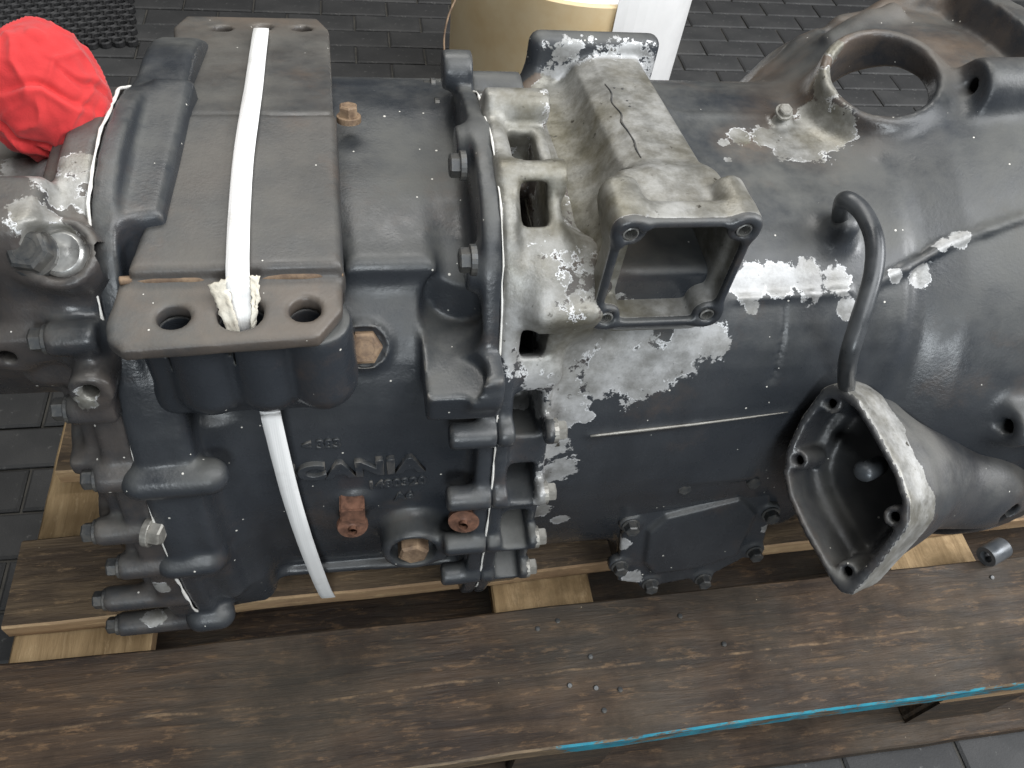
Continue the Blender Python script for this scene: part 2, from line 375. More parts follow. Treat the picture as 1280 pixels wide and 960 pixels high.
def tube_mesh(P, r, n=14, sub=8, cap=True):
    P = np.asarray(P, float); pts = []
    for i in range(len(P) - 1):
        p0 = P[max(i - 1, 0)]; p1 = P[i]; p2 = P[i + 1]; p3 = P[min(i + 2, len(P) - 1)]
        for k in range(sub):
            t = k / sub; pts.append(0.5 * ((2 * p1) + (-p0 + p2) * t + (2 * p0 - 5 * p1 + 4 * p2 - p3) * t * t + (-p0 + 3 * p1 - 3 * p2 + p3) * t ** 3))
    pts.append(P[-1]); pts = np.array(pts); V = []; Fc = []
    T = np.gradient(pts, axis=0); u = np.array([0.31, 0.17, 0.93])
    for i, p in enumerate(pts):
        t = nrm(T[i]); u = nrm(u - (u @ t) * t); w = np.cross(t, u)
        rr = r if np.isscalar(r) else np.interp(i / (len(pts) - 1), np.linspace(0, 1, len(r)), r)
        V += [tuple(p + rr * (u * math.cos(2 * math.pi * k / n) + w * math.sin(2 * math.pi * k / n))) for k in range(n)]
    for i in range(len(pts) - 1):
        for k in range(n): Fc.append((i * n + k, i * n + (k + 1) % n, (i + 1) * n + (k + 1) % n, (i + 1) * n + k))
    if cap: Fc.append(tuple(range(n))[::-1]); Fc.append(tuple(range((len(pts) - 1) * n, len(pts) * n)))
    return mesh(V, Fc)
def text_mesh(s, size, depth, bold=0.0, spacing=1.0):
    c = bpy.data.curves.new('lettering', 'FONT'); c.body = s; c.size = size; c.extrude = depth; c.offset = bold; c.space_character = spacing
    c.bevel_depth = min(0.0006, depth * 0.5); c.bevel_resolution = 1; c.align_x = 'CENTER'; c.align_y = 'CENTER'
    o = bpy.data.objects.new('lettering', c); COL.objects.link(o)
    me = bpy.data.meshes.new_from_object(o.evaluated_get(bpy.context.evaluated_depsgraph_get())); bpy.data.objects.remove(o); bpy.data.curves.remove(c); return me

# ------------------------------------------------------------------ the gearbox
XF, XL = -0.040, -0.345                                       # the two joint planes
FR = [(-.04, .735), (-.11, .725), (-.15, .69), (-.185, .62), (-.213, .54), (-.233, .45), (-.243, .36), (-.241, .28), (-.216, .215), (-.12, .19)]
def sym(h, c=0.04): return [(c, h[0][1])] + h + [(c, h[-1][1])] + [(2 * c - y, z) for y, z in h[::-1]]
FB = [(.04, .722), (.085, .695), (.14, .655), (.20, .595), (.25, .51), (.28, .42), (.29, .34), (.27, .26), (.2, .205), (.04, .188)]
FP = catmull(FR + FB[::-1], 3)
BP = catmull(sym([(-.04, .668), (-.10, .650), (-.15, .607), (-.178, .55), (-.195, .48), (-.203, .40), (-.198, .32), (-.183, .255), (-.14, .21), (-.08, .198)]), 3)
gearbox = empty('truck_gearbox', (0.0, 0.04, 0.18), 'big dark painted truck gearbox with flaking paint lying on the wooden pallet', 'gearbox')
def along(P, t):                                              # point on the front half of an outline, 0 top .. 1 bottom
    Q = np.array([(-.04, .735)] + FR[1:]); d = np.r_[0, np.cumsum(np.hypot(*np.diff(Q, axis=0).T))]; s = t * d[-1]
    return np.array([np.interp(s, d, Q[:, 0]), np.interp(s, d, Q[:, 1])])

# --- main housing
H = 0.0032
v = Vol((-.40, -.30, .165), (-.02, .36, .76), H)
v.add(s_yz(BP, XL, XF))
v.add(s_yz(FP, -.056, XF, .004), .016)
v.add(s_yz(FP, XL, -.327, .003, -.002), .012)
# swollen rear end of the casting
v.add(s_yz(BP, XL, -.298, .008, .034), .014)
v.add(s_prism([(-.324, -.118), (-.296, -.112), (-.290, .07), (-.324, .07)], (0, 0, 0), (1, 0, 0), (0, 1, 0), .62, .716, .008), .014)
low = [(-.05, .54), (-.185, .54), (-.203, .46), (-.216, .38), (-.219, .29), (-.208, .212), (-.12, .192), (.1, .192), (.1, .5)]
v.add(s_yz(low, XL, -.266, .02), .02)
for y, z0, z1 in ((-.206, .50, .40), (-.216, .37, .29)): v.add(s_cap((-.305, y, z0), (-.305, y - .006, z1), .010), .012)
# raised pad next to the bracket
v.add(s_yz(BP, -.166, -.088, .012, .009) if False else s_prism([(-.166, -.118), (-.088, -.118), (-.088, .12), (-.166, .12)], (0, 0, 0), (1, 0, 0), (0, 1, 0), .60, .664, .012), .012)
# joint bosses on the lower right, long barrels across the joint
BOSS = [(575, 545), (560, 600), (560, 648), (565, 700)]
bz = [(-.222, .545), (-.238, .462), (-.247, .385), (-.246, .31)]
for y, z in bz: v.add(s_cyl((-.083, y + .008, z), (XF, y + .008, z), .0125), .008)
for y, z in ((-.03, .715), (-.135, .672), (.09, .715), (-.205, .60)): v.add(s_cyl((-.068, y, z), (XF, y, z), .018), .012)
# barrels at the rear joint with domed ends
rb = []
for px, py, Y in ((262, 600, -.230), (262, 702, -.243), (275, 772, -.243)):
    c = at(px, py, 'Y', Y + .006); rb.append(c); v.add(s_cap((XL, c[1] + .003, c[2]), c + (0, .004, 0), .0165), .007)
c = at(232, 560, 'Y', -.2); 
# half-moon ledge near the joint
c = at(590, 462, 'Y', -.198); lo_ = at(548, 418, 'Z', .625); 
v.add(s_box((-.072, -.165, .598), (.032, .052, .026), None, .004), .006)
v.cut(s_cyl((-.10, -.215, .640), (-.10 + .03, -.120, .628), .030), .003)
v.cut(s_cyl((-.079, -.20, .640), (-.079, -.20, .606), .026), .002)
# filler plug boss, drain boss, fitting bosses
fp, fn = v.hit(456, 432); fn = nrm(fn + np.array([0, -.2, .2])); v.add(s_cyl(fp - .02 * fn, fp + .006 * fn, .021, None, .002), .008); v.cut(s_cyl(fp + .001 * fn, fp + .02 * fn, .0178, None, .001), .001)
dp = at(517, 692, 'Y', -.238); dn = nrm((-.02, -1, .10))
v.add(s_cyl(dp + .07 * -dn, dp, .039, .032, .004), .012)
v.add(s_cyl(dp + (.03, .03, -.012), dp + (.045, .01, -.012), .018), .012)
v.cut(s_cyl(dp - .018 * dn + np.array([0, 0, .002]), dp + .02 * dn, .0235, None, .001), .003)
q1 = at(440, 648, 'Y', -.218); q2 = at(579, 648, 'Y', -.232)
v.add(s_cyl(q1 + (0.004, .04, .006), q1 + (.004, .012, .006), .020, .017, .004), .01)
v.add(s_cyl(q2 + (.004, .05, .004), q2 + (.002, .012, .002), .017, .015, .004), .01)
# low ridge along the bottom edge, and ribs on the upper rear hump
v.add(s_cap((-.32, -.186, .243), (-.06, -.19, .243), .006), .012)
for yy, zz, rr in ((-.19, .50, .012), (.02, .668, .010)): pass
main = cast('main_housing', v, M_CAST, gearbox, {'peel': lambda V: np.zeros(len(V)), 'grime': lambda V: np.zeros(len(V))})
VM = v
main['label'] = 'dark painted cast iron main housing with raised lettering'

bolt(main, fp + .001 * fn, fn, .0150, .011, M_RUST, 'filler_plug', 1.0)
bolt(main, dp - .016 * dn, dn, .0165, .019, M_RUST, 'drain_plug', 1.0, 0.3)
def fitting(pos, ax, sq):
    V, Fc = [], []
    me = lathe([(.0045, .006), (.0045, .0012), (.0065, .0), (.0145 if sq else .0155, .0), (.0155, -.002), (.0155, -.006), (.009, -.0065)], 24)
    o = link('drain_fitting', me, M_COPPER, main, frame(pos, ax)); sharp(me)
    return o
ax1 = nrm((.05, -.75, -.3)); ax1 = nrm((0.02, -.93, .25))
f1 = fitting(q1 + np.array([0, -.006, -.008]), ax1, True); f2 = fitting(q2 + np.array([0, -.004, 0]), nrm((-.15, -.93, .25)), False)
bmf = bmesh.new(); bmesh.ops.create_cube(bmf, size=1.0)
for w in bmf.verts: w.co = Vector((w.co.x * .024, w.co.y * .024, w.co.z * .022))
bmesh.ops.bevel(bmf, geom=list(bmf.edges), offset=.0015, segments=2, affect='EDGES')
link('square_plug', bm_mesh(bmf), M_COPPER, main, frame(q1 + np.array([.001, .006, .010]), nrm((0, -1, .12))))
# raised lettering on the front face
def letter(s, px, py, size, depth, bold=0, rot=0.0, sp=1.0, ys=1.0):
    p, n = VM.hit(px, py); n = nrm((n[0] * .3, n[1], n[2] * .7)); x = nrm(np.cross([0, 0, 1.0], n)) * 1.0; y = np.cross(n, x)
    M = Matrix(((x[0], y[0], n[0], p[0]), (x[1], y[1], n[1], p[1]), (x[2], y[2], n[2], p[2]), (0, 0, 0, 1))) @ Matrix.Rotation(rot, 4, 'Z')
    link('lettering', text_mesh(s, size, depth, bold, sp), M_CAST, main, M @ Matrix.Diagonal((1, ys, 1, 1)))
letter('SCANIA', 439, 584, .036, .0042, .0014, math.radians(1.5), 1.08, .78)
letter('1480320', 496, 603, .0165, .0012, .0002, math.radians(3))
letter('A6', 505, 619, .0165, .0012, .0002, math.radians(3))
letter('< 383', 402, 555, .0150, .0012, .0002, math.radians(1))
# bolts on the joint flange, heads towards the rear
for px, py in ((577, 207), (590, 325), (545, 137), (540, 112)):
    c = at(px, py, 'X', -.070)
    bolt(main, c, (-1, 0, 0), .0095, .010, M_BOLT, spin=.2)

# --- clutch housing with its bell
v = Vol((-.045, -.31, .165), (.60, .46, .79), .0036)
v.add(s_yz(BP, XF, .36, .003, .003))
v.add(s_yz(FP, XF, -.027, .003), .010)
v.add(s_yz(FP, -.034, .013, .005, -.010), .012)
BC = (.055, .435)
bell = catmull([(.27, .12), (.27, .195), (.315, .225), (.36, .258), (.42, .283), (.48, .297), (.545, .302), (.552, .325), (.575, .325), (.575, .12)], 1)
v.add(s_spin(bell, *BC), .03)
for y, z in bz: v.add(s_cyl((XF, y + .008, z), (.016, y + .008, z), .0125), .006)
for px, py in ((648, 118), (668, 212), (650, 330), (664, 462)):
    c = at(px, py, 'X', -.01); d = nrm((c[1] - .04, c[2] - .43)); v.add(s_cyl((XF, c[1] - d[0] * .012, c[2] - d[1] * .012), (.018, c[1] - d[0] * .012, c[2] - d[1] * .012), .015), .010)
v.add(s_cyl((XF, .10, .69), (.012, .10, .69), .016), .008)
v.cut(s_spin([(.30, .0), (.30, .16), (.34, .195), (.375, .240), (.43, .266), (.5, .279), (.60, .283), (.60, 0)], *BC), .006)
b2 = [(.26, .0), (.26, .12), (.30, .17), (.34, .222), (.385, .262), (.42, .282), (.48, .288), (.53, .286), (.537, .322), (.565, .322), (.565, .0)]
v.add(s_spin(b2, .108, .448), .012)
b3 = [(.36, 0), (.36, .215), (.39, .240), (.43, .262), (.5, .274), (.60, .279), (.60, 0)]
# window ring on top of the bell
hc = at(1102, 98, 'Z', .722); hn = nrm((-.18, -.26, 1))
v.add(s_cyl(hc - .06 * hn, hc + .008 * hn, .071, .063, .006), .022)
v.cut(s_spin([(.30, .0), (.30, .16), (.34, .195), (.375, .240), (.43, .266), (.5, .279), (.60, .283), (.60, 0)], *BC), .004)
v.cut(s_spin(b3, .108, .448), .004)
v.cut(s_cyl(hc - .10 * hn, hc + .03 * hn, .0495, .0535, .001), .007)
v.cut(s_box((.50, .38, .50), (.10, .16, .20)), .004)           # starter opening on the far side
# flange bosses round the bell
for px, py, X0, r, R_ in ((1140, 8, .50, .02, .0), (1250, 97, .48, .027, .0), (1262, 512, .50, .022, .0)):
    c = at(px, py, 'X', X0); d = nrm((0, c[1] - BC[0], c[2] - BC[1])); cc = np.array([X0, BC[0], BC[1]]) + d * .306
    v.add(s_cyl(cc - np.array([.025, 0, 0]), cc + np.array([.06, 0, 0]), r, r * 1.1, .004), .022)
    v.cut(s_cyl(cc - np.array([.05, 0, 0]), cc, .008, None, .001), .002)
for px, py in ((1040, 28), (1072, 16)):
    c = at(px, py, 'Y', .22); v.add(s_cyl(c + (-.005, -.02, -.02), c + (.05, 0, .0), .014, .016, .004), .014)
rimp = [at(x, y, 'Y', yy) for x, y, yy in ((928, 139, .20), (958, 104, .225), (1000, 66, .245), (1050, 38, .255), (1105, 16, .26), (1160, 3, .25), (1200, -4, .24))]
for i in range(6): v.add(s_cap(rimp[i], rimp[i + 1], .011), .018)
# rail on top, seam ridges, groove, bump under the pipe
a = at(832, 147, 'Y', .085); b = at(972, 150, 'Y', .085); v.add(s_cap(a, b, .006), .004); v.add(s_box((a + b) / 2 - (0, 0, .02), ((b - a)[0] / 2, .004, .02)), .004)
c = at(978, 150, 'Y', .075); v.add(s_cyl(c + (0, .02, -.02), c + (0, -.006, .004), .011), .006)
VC = v
s1 = [v.hit(x, y)[0] for x, y in ((918, 374), (960, 371), (1010, 368), (1040, 366), (1062, 364))]
for i in range(4): v.add(s_cap(s1[i], s1[i + 1], .0035), .004)
s2 = [v.hit(x, y)[0] for x, y in ((1085, 358), (1130, 336), (1180, 308), (1230, 289), (1279, 272))]
for i in range(4): v.add(s_cap(s2[i], s2[i + 1], .0048), .004)
s3 = [v.hit(x, y)[0] for x, y in ((735, 545), (800, 538), (870, 530), (940, 521), (990, 514))]
for i in range(4): v.add(s_cap(s3[i], s3[i + 1], .0022), .003)
s4 = [v.hit(x, y)[0] for x, y in ((982, 378), (980, 410), (974, 445), (964, 478))]
for i in range(3): v.cut(s_cap(s4[i], s4[i + 1], .0025), .002)
pc, pn = v.hit(1040, 292); v.add(s_cap(pc - .012 * pn, pc + np.array([.004, -.004, .012]), .020, .015), .018)
# block above the cover, and the seat of the cover
cvP = np.array([.2, -.218, .30]); cvN = nrm((-.05, -.97, .22))
cov = [(852, 594), (928, 585), (964, 600), (962, 652), (953, 686), (888, 720), (823, 732), (772, 727), (777, 668), (793, 646)]
cov3 = [onpl(x, y, cvP, cvN) for x, y in cov]
v.add(s_plate(cov3, cvN, -.07, -.010), .012)
bt = [onpl(x, y, cvP, cvN) for x, y in ((862, 545), (940, 540), (938, 588), (858, 594))]
v.add(s_plate(bt, cvN, -.05, .014), .008)
# alloy base that carries the selector housing, and web down to the joint
v.add(s_box((.075, -.03, .655), (.085, .12, .025), None, .008), .03)
v.add(s_box((.015, -.128, .625), (.03, .035, .060), [nrm((1, 0, 0)), nrm((0, 1, .55)), nrm((0, -.55, 1))], .010), .03)
v.cut(s_box((.3, .05, .13), (.4, .5, .0515), None, .001), .002)   # flat underside where it stands on the boards
# window pockets near the top of the joint
for px, py, sy in ((660, 165, .024), (655, 262, .034), (656, 400, .030), (655, 508, .024), (646, 575, .017), (639, 628, .017), (633, 685, .020)):
    c = at(px, py, 'X', -.010); d = nrm((0, c[1] - .04, c[2] - .43)); tt = np.array([0, -d[2], d[1]])
    v.cut(s_box(c - .010 * d, (.0115 if py < 450 else   .0135, sy, .060), [np.array([1., 0, 0]), tt, d], .003), .003)
pl = []
def pe(px, py, r, sx=1.0):
    p, n = VC.hit(px, py); pl.append((p, r))
for px, py, r in ((650, 330, .045), (670, 400, .05), (700, 440, .04), (660, 200, .06), (690, 250, .06), (640, 130, .05), (690, 180, .05), (735, 420, .038), (760, 455, .03), (800, 462, .034), (838, 450, .026),
                  (858, 430, .022), (890, 425, .018), (718, 518, .014), (733, 522, .009), (700, 490, .03), (655, 500, .018), (690, 560, .018), (700, 585, .018), (683, 615, .018), (672, 640, .014), (700, 650, .010), (668, 690, .012),
                  (935, 355, .018), (975, 352, .017), (1010, 350, .018), (1045, 350, .015), (940, 385, .008), (1060, 385, .010), (1000, 180, .032), (1030, 170, .03), (1020, 150, .026), (960, 172, .018), (925, 170, .012), (985, 165, .02),
                  (905, 178, .006), (910, 200, .005), (1150, 345, .012), (1180, 305, .008), (1120, 345, .007), (1200, 300, .009), (1030, 105, .02), (1045, 60, .014), (775, 420, .03), (745, 480, .012)): pe(px, py, r)
gl = [(VC.hit(x, y)[0], r) for x, y, r in ((690, 230, .07), (650, 170, .05), (1020, 130, .05), (1040, 60, .06), (720, 420, .035), (660, 250, .05), (1200, 60, .05), (930, 180, .02))]
clutch = cast('clutch_housing', v, M_CAST, gearbox, {'peel': blobs(pl), 'grime': blobs(gl + [(p, .045) for p in rimp])})
clutch['label'] = 'dark painted clutch housing with bell, paint flaking off bright alloy'
for (y, z), px in zip(bz, (690, 672, 665, 660)): bolt(clutch, (.014, y + .008, z), (1, 0, 0), .0095, .010, M_BOLTG)
c = at(690, 452, 'X', .022); bolt(clutch, c, (1, 0, 0), .0095, .011, M_BOLTG)
bolt(clutch, at(980, 140, 'Y', .07), nrm((0, -.4, 1)), .0075, .006, M_BOLTG)
# white sealant squeezed out of both joints
def along2(t):
    Q = np.array(FB[3::-1] + FR); d = np.r_[0, np.cumsum(np.hypot(*np.diff(Q, axis=0).T))]; s = t * d[-1]
    return np.array([np.interp(s, d, Q[:, 0]), np.interp(s, d, Q[:, 1])])
def seal(xp, t0, t1, off, w):
    P = []
    for t_ in np.linspace(t0, t1, 60):
        y, z = along2(t_); d = nrm((y - .04, z - .43)); P.append((xp + random.uniform(-.0006, .0006), y + d[0] * off, z + d[1] * off))
    return tube_mesh(P, [random.uniform(w * .35, w) for _ in range(120)], 6, 2)
random.seed(4)
link('joint_sealant', seal(XF, .05, .93, .0008, .0014), M_SEAL, gearbox, smooth=True)
link('joint_sealant', seal(XL - .0004, 0.1, .99, -.0002, .0020), M_SEAL, gearbox, smooth=True)

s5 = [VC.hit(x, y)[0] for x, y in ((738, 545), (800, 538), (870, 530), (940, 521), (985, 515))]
link('seam_highlight', tube_mesh(s5, [.0012, .0018, .0014, .0012, .0004], 6, 4), M_BOLTG, clutch, smooth=True)  # pale tube standing in for the highlight along the seam ridge
# --- inspection cover
v = Vol(np.min(cov3, 0) - .03, np.max(cov3, 0) + .03, .0025)
v.add(s_plate(cov3, cvN, -.010, 0, .002))
inn = [onpl(x, y, cvP, cvN) for x, y in ((805, 700), (810, 662), (832, 643), (925, 620), (944, 640), (920, 690), (870, 707), (815, 714))]
v.add(s_plate(inn, cvN, -.002, .006, .003), .006)
cvb = [(788, 655), (774, 706), (812, 728), (878, 722), (942, 688), (962, 640), (852, 602), (938, 595)]
for x, y in cvb:
    p = onpl(x, y, cvP, cvN); v.add(s_cyl(p - .010 * cvN, p + .002 * cvN, .0135), .004)
cover = cast('inspection_cover', v, M_CAST, gearbox, {'peel': blobs([(onpl(775, 680, cvP, cvN), .012), (onpl(790, 722, cvP, cvN), .013), (onpl(960, 660, cvP, cvN), .008)]), 'grime': lambda V: np.zeros(len(V))})
for i, (x, y) in enumerate(cvb): bolt(cover, onpl(x, y, cvP, cvN) + .002 * cvN, cvN, .0085, .011, M_BOLT, spin=.3 * i)

# --- selector housing: transverse alloy tunnel with an open front
v = Vol((-.0, -.205, .61), (.20, .20, .79), .0026)
X0, X1, Z0, Z1, YF = .036, .150, .640, .757, -.176
v.add(s_box(((X0 + X1) / 2, YF + .013, (Z0 + Z1) / 2), ((X1 - X0) / 2, .013, (Z1 - Z0) / 2), None, .005))
v.add(s_box((.098, -.130, .682), (.048, .04, .062), None, .014), .016)
tun = [(.036, .61), (.148, .61), (.148, .69), (.142, .724), (.132, .735), (.086, .735), (.068, .727), (.046, .68)]
v.add(s_prism(tun, (0, -.1, 0), (1, 0, 0), (0, .12, 1), -.155, .125, .006), .018)
v.add(s_box((.090, .134, .676), (.068, .012, .056), None, .012), .005)
v.add(s_cap((.030, .11, .66), (.05, -.12, .655), .025), .03)    # foot on the rear side
v.add(s_box((.07, -.02, .640), (.07, .12, .02), None, .01), .03)
for x, z in ((X0 + .012, Z1 - .012), (X1 - .012, Z1 - .010), (X1 - .012, Z0 + .012), (X0 + .012, Z0 + .012)):
    v.add(s_cyl((x, YF + .05, z), (x, YF, z), .0145), .006); v.cut(s_cyl((x, YF - .01, z), (x, YF + .03, z), .0062, None, .001), .001)
v.add(s_box((.048, -.145, .742), (.013, .018, .018), None, .006), .010)
v.cut(s_box(((X0 + X1) / 2, YF - .004, (Z0 + Z1) / 2), ((X1 - X0) / 2 - .008, .024, (Z1 - Z0) / 2 - .008), None, .008), .002)
v.cut(s_box((.099, -.128, .690), (.040, .050, .043), None, .010), .004); v.cut(s_box((.106, -.06, .686), (.030, .060, .030), None, .010), .004)
for x, z in ((X0 + .012, Z1 - .012), (X1 - .012, Z1 - .010), (X1 - .012, Z0 + .012), (X0 + .012, Z0 + .012)):
    v.add(s_cyl((x, YF + .035, z), (x, YF, z), .0125), .004); v.cut(s_cyl((x, YF - .01, z), (x, YF + .026, z), .0065, None, .001), .001)
v.cut(s_box((.02, .15, .69), (.0, .0, .0)), .001)
def tpeel(V):
    m = 0.95 - 0.70 * np.clip((V[:, 1] - .105) / .03, 0, 1) - .35 * np.clip((.05 - V[:, 0]) / .03, 0, 1) * np.clip((V[:, 1] - .02) / .05, 0, 1)
    return np.where(V[:, 1] < YF + .004, 0.12, m)
sel = cast('selector_housing', v, M_CAST, gearbox, {'peel': tpeel, 'grime': lambda V: np.where((V[:, 1] < YF + .006) | (V[:, 1] > .118), 0.0, 0.50 + 0.5 * np.clip((.085 - V[:, 0]) / .05, 0, 1))})
sel['label'] = 'bare weathered alloy selector housing with open square mouth'
for x, z in ((X0 + .012, Z1 - .012), (X1 - .012, Z1 - .010), (X1 - .012, Z0 + .012), (X0 + .012, Z0 + .012)):
    me = lathe([(.0062, .0), (.0062, .016), (.0050, .0165), (.0050, -.0002), (.0062, 0.0)], 20); sharp(me)
    link('threaded_hole', me, M_SILVER, sel, frame((x, YF + .0165, z), (0, -1, 0)) @ Matrix.Translation((0, 0, 0)))
link('selector_rod', tube_mesh([(.066, -.06, .70), (.134, -.06, .70)], .011), M_BOLT, sel, smooth=True)

VT = v; random.seed(8)
ck = [(757, 105), (763, 116), (766, 128), (776, 142), (778, 152), (785, 163), (791, 176), (796, 186), (801, 197)]
P = [VT.hit(x + random.uniform(-1.5, 1.5), y)[0] for x, y in ck]
link('casting_mark', tube_mesh(P, [.0004, .0009, .0006, .0012, .0006, .0010, .0004], 6, 4), M_BOLT, sel)
for x, y in ((768, 110), (778, 111), (784, 126), (787, 133)):
    p, n_ = VT.hit(x, y); link('casting_mark', lathe([(0, .0008), (.0010, .0005), (.0014, -.001)], 8), M_BOLT, sel, frame(p, n_))
# --- mounting bracket over the main housing
v = Vol((-.42, -.27, .55), (-.13, .40, .725), .0026)
zf = .690
def zp(px, py, z): return at(px, py, 'Z', z)
fl = [zp(148, 352, zf), zp(428, 342, zf), zp(428, 385, zf), zp(398, 420, zf), zp(150, 438, zf), zp(132, 425, zf), zp(130, 405, zf)]
v.add(s_plate(fl, (0, 0, 1), -.014, 0, .0035))
top = [zp(156, 338, .704), zp(428, 330, .704), zp(420, 141, .704), zp(232, 141, .704)]
v.add(s_plate(top, (0, 0, 1), -.05, 0, .006), .008)
rN = nrm((0, .235, 1)); rP = np.array([-.28, top[2][1], .703])
rear = [onpl(x, y, rP, rN) for x, y in ((224, 141), (417, 141), (411, 36), (397, 22), (232, 19), (216, 33))]
v.add(s_plate(rear, rN, -.020, 0, .004), .004)
vl = Vol((-.36, -.26, .56), (-.14, -.10, .70), .0026)
vl.add(s_box((-.250, -.172, .628), (.066, .03, .048), None, .012), .010)
for px in (252, 328, 400):
    c = at(px, 480, 'Y', -.215); vl.add(s_cap((c[0], -.186, .664), (c[0] + .001, -.190, .611), .0275, .0285), .004)
vl.add(s_cap((-.300, -.180, .592), (-.196, -.180, .592), .017), .018)
vl.cut(s_box((-.25, -.19, .72), (.2, .1, .0445), None, .001), .001)
holes = []
for x, y in ((216, 395), (300, 390), (381, 386)):
    c = zp(x, y, zf); holes.append(c); v.cut(s_cyl(c - np.array([0, 0, .060]), c + np.array([0, 0, .01]), .0115 if x != 300 else .0165, None, .001), .001)
for x, y in ((277, 35), (328, 33), (377, 35)):
    c = onpl(x, y, rP, rN); holes.append(c); v.cut(s_cyl(c - .03 * rN, c + .01 * rN, .0115, None, .001), .001)
for c in holes[:3]: vl.cut(s_cyl(c - np.array([0, 0, .05]), c + np.array([0, 0, .01]), .0125 if c is not holes[1] else .0165, None, .001), .001)
c = holes[1]; vl.cut(s_box((c[0] + .002, -.190, .62), (.0115, .0050, .09), None, .002), .001)
brk = cast('mounting_bracket', v, M_IRON, gearbox, {'peel': lambda V: np.zeros(len(V)), 'grime': lambda V: .08 + .42 * np.clip((-.150 - V[:, 1]) / .02, 0, 1) * np.clip((V[:, 2] - .66) / .01, 0, 1) + .55 * np.clip((V[:, 1] - .26) / .05, 0, 1)})
cast('bracket_foot', vl, M_CAST, gearbox, {'peel': lambda V: np.zeros(len(V)), 'grime': lambda V: np.zeros(len(V))})['label'] = 'dark cast foot with three rounded lobes under the bracket'
brk['label'] = 'dusty brown steel mounting bracket with three holes in each flange'
P = [zp(150 + i * 279 / 12, 351 - i * 0.75 + random.uniform(-.6, .6), .692) for i in range(13)]
link('weld_bead', tube_mesh(P, [.0034, .0042, .0030, .0046, .0034], 8, 6), M_RUST, brk, smooth=True)
bolt(main, at(436, 147, 'Y', .05), (0, 0.2, 1), .009, .012, M_RUST)

# --- rear housing
v = Vol((-.78, -.30, .165), (XL + .01, .36, .76), .0034)
v.add(s_yz(FP, -.372, XL - .0008, .003, -.002))
RB = np.array([(.035 + .145 * math.cos(a), .545 + .135 * math.sin(a)) for a in np.linspace(0, 2 * math.pi, 36, endpoint=False)])
v.add(s_cyl((-.43, .035, .47), (-.36, .035, .46), .17, .21, .02), .02)
v.add(s_yz(RB, -.72, -.36, .02), .02)
v.add(s_box((-.45, -.02, .655), (.08, .07, .03), None, .01), .02)
v.add(s_box((-.53, -.11, .62), (.10, .035, .03), None, .012), .02)
v.add(s_box((-.43, -.06, .655), (.05, .05, .035), None, .01), .012)
v.cut(s_box((-.47, -.10, .665), (.055, .028, .022), None, .008), .006)
v.add(s_yz(FP, -.388, -.36, .006, -.016), .010); v.add(s_yz(FP, -.402, -.36, .006, -.036), .014)
lugs = []
for px, py, Y, L in ((58, 432, -.188, 0), (102, 518, -.208, 0), (130, 605, -.222, 0), (120, 672, -.232, 0), (150, 715, -.240, 0), (132, 756, -.238, 0), (148, 787, -.232, 0)):
    c = at(px, py, 'Y', Y); e = np.array([XL, c[1], c[2]]); s_ = np.array([min(c[0], XL - .035), c[1], c[2]]); s_ = s_ + (0, .006, 0); e = e + np.array([0, .007, 0]); lugs.append(s_); v.add(s_cyl(s_, e, .0135), .006)
for z in (.34, .43, .52): v.add(s_box((-.382, -.16, z), (.02, .05, .010), None, .005), .012)
for px, w in ((78, .017), (35, .017)):
    c = at(px, 385, 'Y', -.150); v.add(s_cap((c[0], -.140, c[2] + .06), (c[0] + .004, -.150, c[2] - .05), w), .012)
bx_ = nrm((-.10, -.50, .86))
a = v.hit(82, 320)[0] + .004 * bx_; v.add(s_cyl(a - .06 * bx_, a + .006 * bx_, .0265, None, .003), .008); v.cut(s_cyl(a - .001 * bx_, a + .02 * bx_, .0190, None, .001), .002)
b = v.hit(47, 320)[0] + .004 * bx_; v.add(s_cyl(b - .06 * bx_, b, .021, None, .003), .008)
for px, w in ((86, .0165), (52, .0165), (15, .018)):
    c, n_ = v.hit(px, 385); v.add(s_cap(c + (0, .012, -.012), c + (0, .004, -.07), w), .010)
c = v.hit(12, 292)[0]; v.add(s_box(c + (-.01, .025, -.01), (.028, .03, .020), None, .008), .010)
v.cut(s_cyl(a - .001 * bx_, a + .03 * bx_, .0190, None, .001), .002)
l1 = at(12, 446, 'Y', -.175); l2 = at(113, 493, 'Y', -.212)
v.add(s_cyl(l1 + (0, .04, -.006), l1, .018, None, .003), .01); v.add(s_box((l1 + l2) / 2 + (0.01, .03, .01), (.06, .014, .014), None, .006), .012)
v.add(s_cyl(l2 + (0, .05, -.006), l2, .0165, None, .003), .012)
for c in (l1, l2): v.cut(s_cyl(c + (0, .03, -.01), c + (0, -.02, .01), .0065, None, .001), .002)
rp = [(v.hit(x, y)[0], r) for x, y, r in ((40, 215, .024), (70, 235, .016), (95, 205, .014), (60, 290, .014), (40, 270, .018), (112, 255, .010), (108, 220, .008), (112, 490, .013), (200, 735, .010), (190, 772, .011), (82, 300, .012))]
rear_h = cast('rear_housing', v, M_CAST, gearbox, {'peel': blobs(rp), 'grime': lambda V: 0.35 + 0 * V[:, 0]})
for i, s_ in enumerate(lugs): bolt(rear_h, s_, (-1, 0, 0), .0092, .012, M_BOLT, spin=.3 * i)
bolt(rear_h, b, bx_, .0150, .014, M_BOLT, wr=1.15)
me = lathe([(.0, .006), (.006, .006), (.009, .005), (.014, .006), (.0165, .004), (.017, -.006)], 28); sharp(me, 50)
link('round_plug', me, M_SILVER, rear_h, frame(a - .001 * bx_, bx_))
bolt(rear_h, at(188, 665, 'Y', -.236), (1, -.3, 0), .011, .012, M_BOLTG)
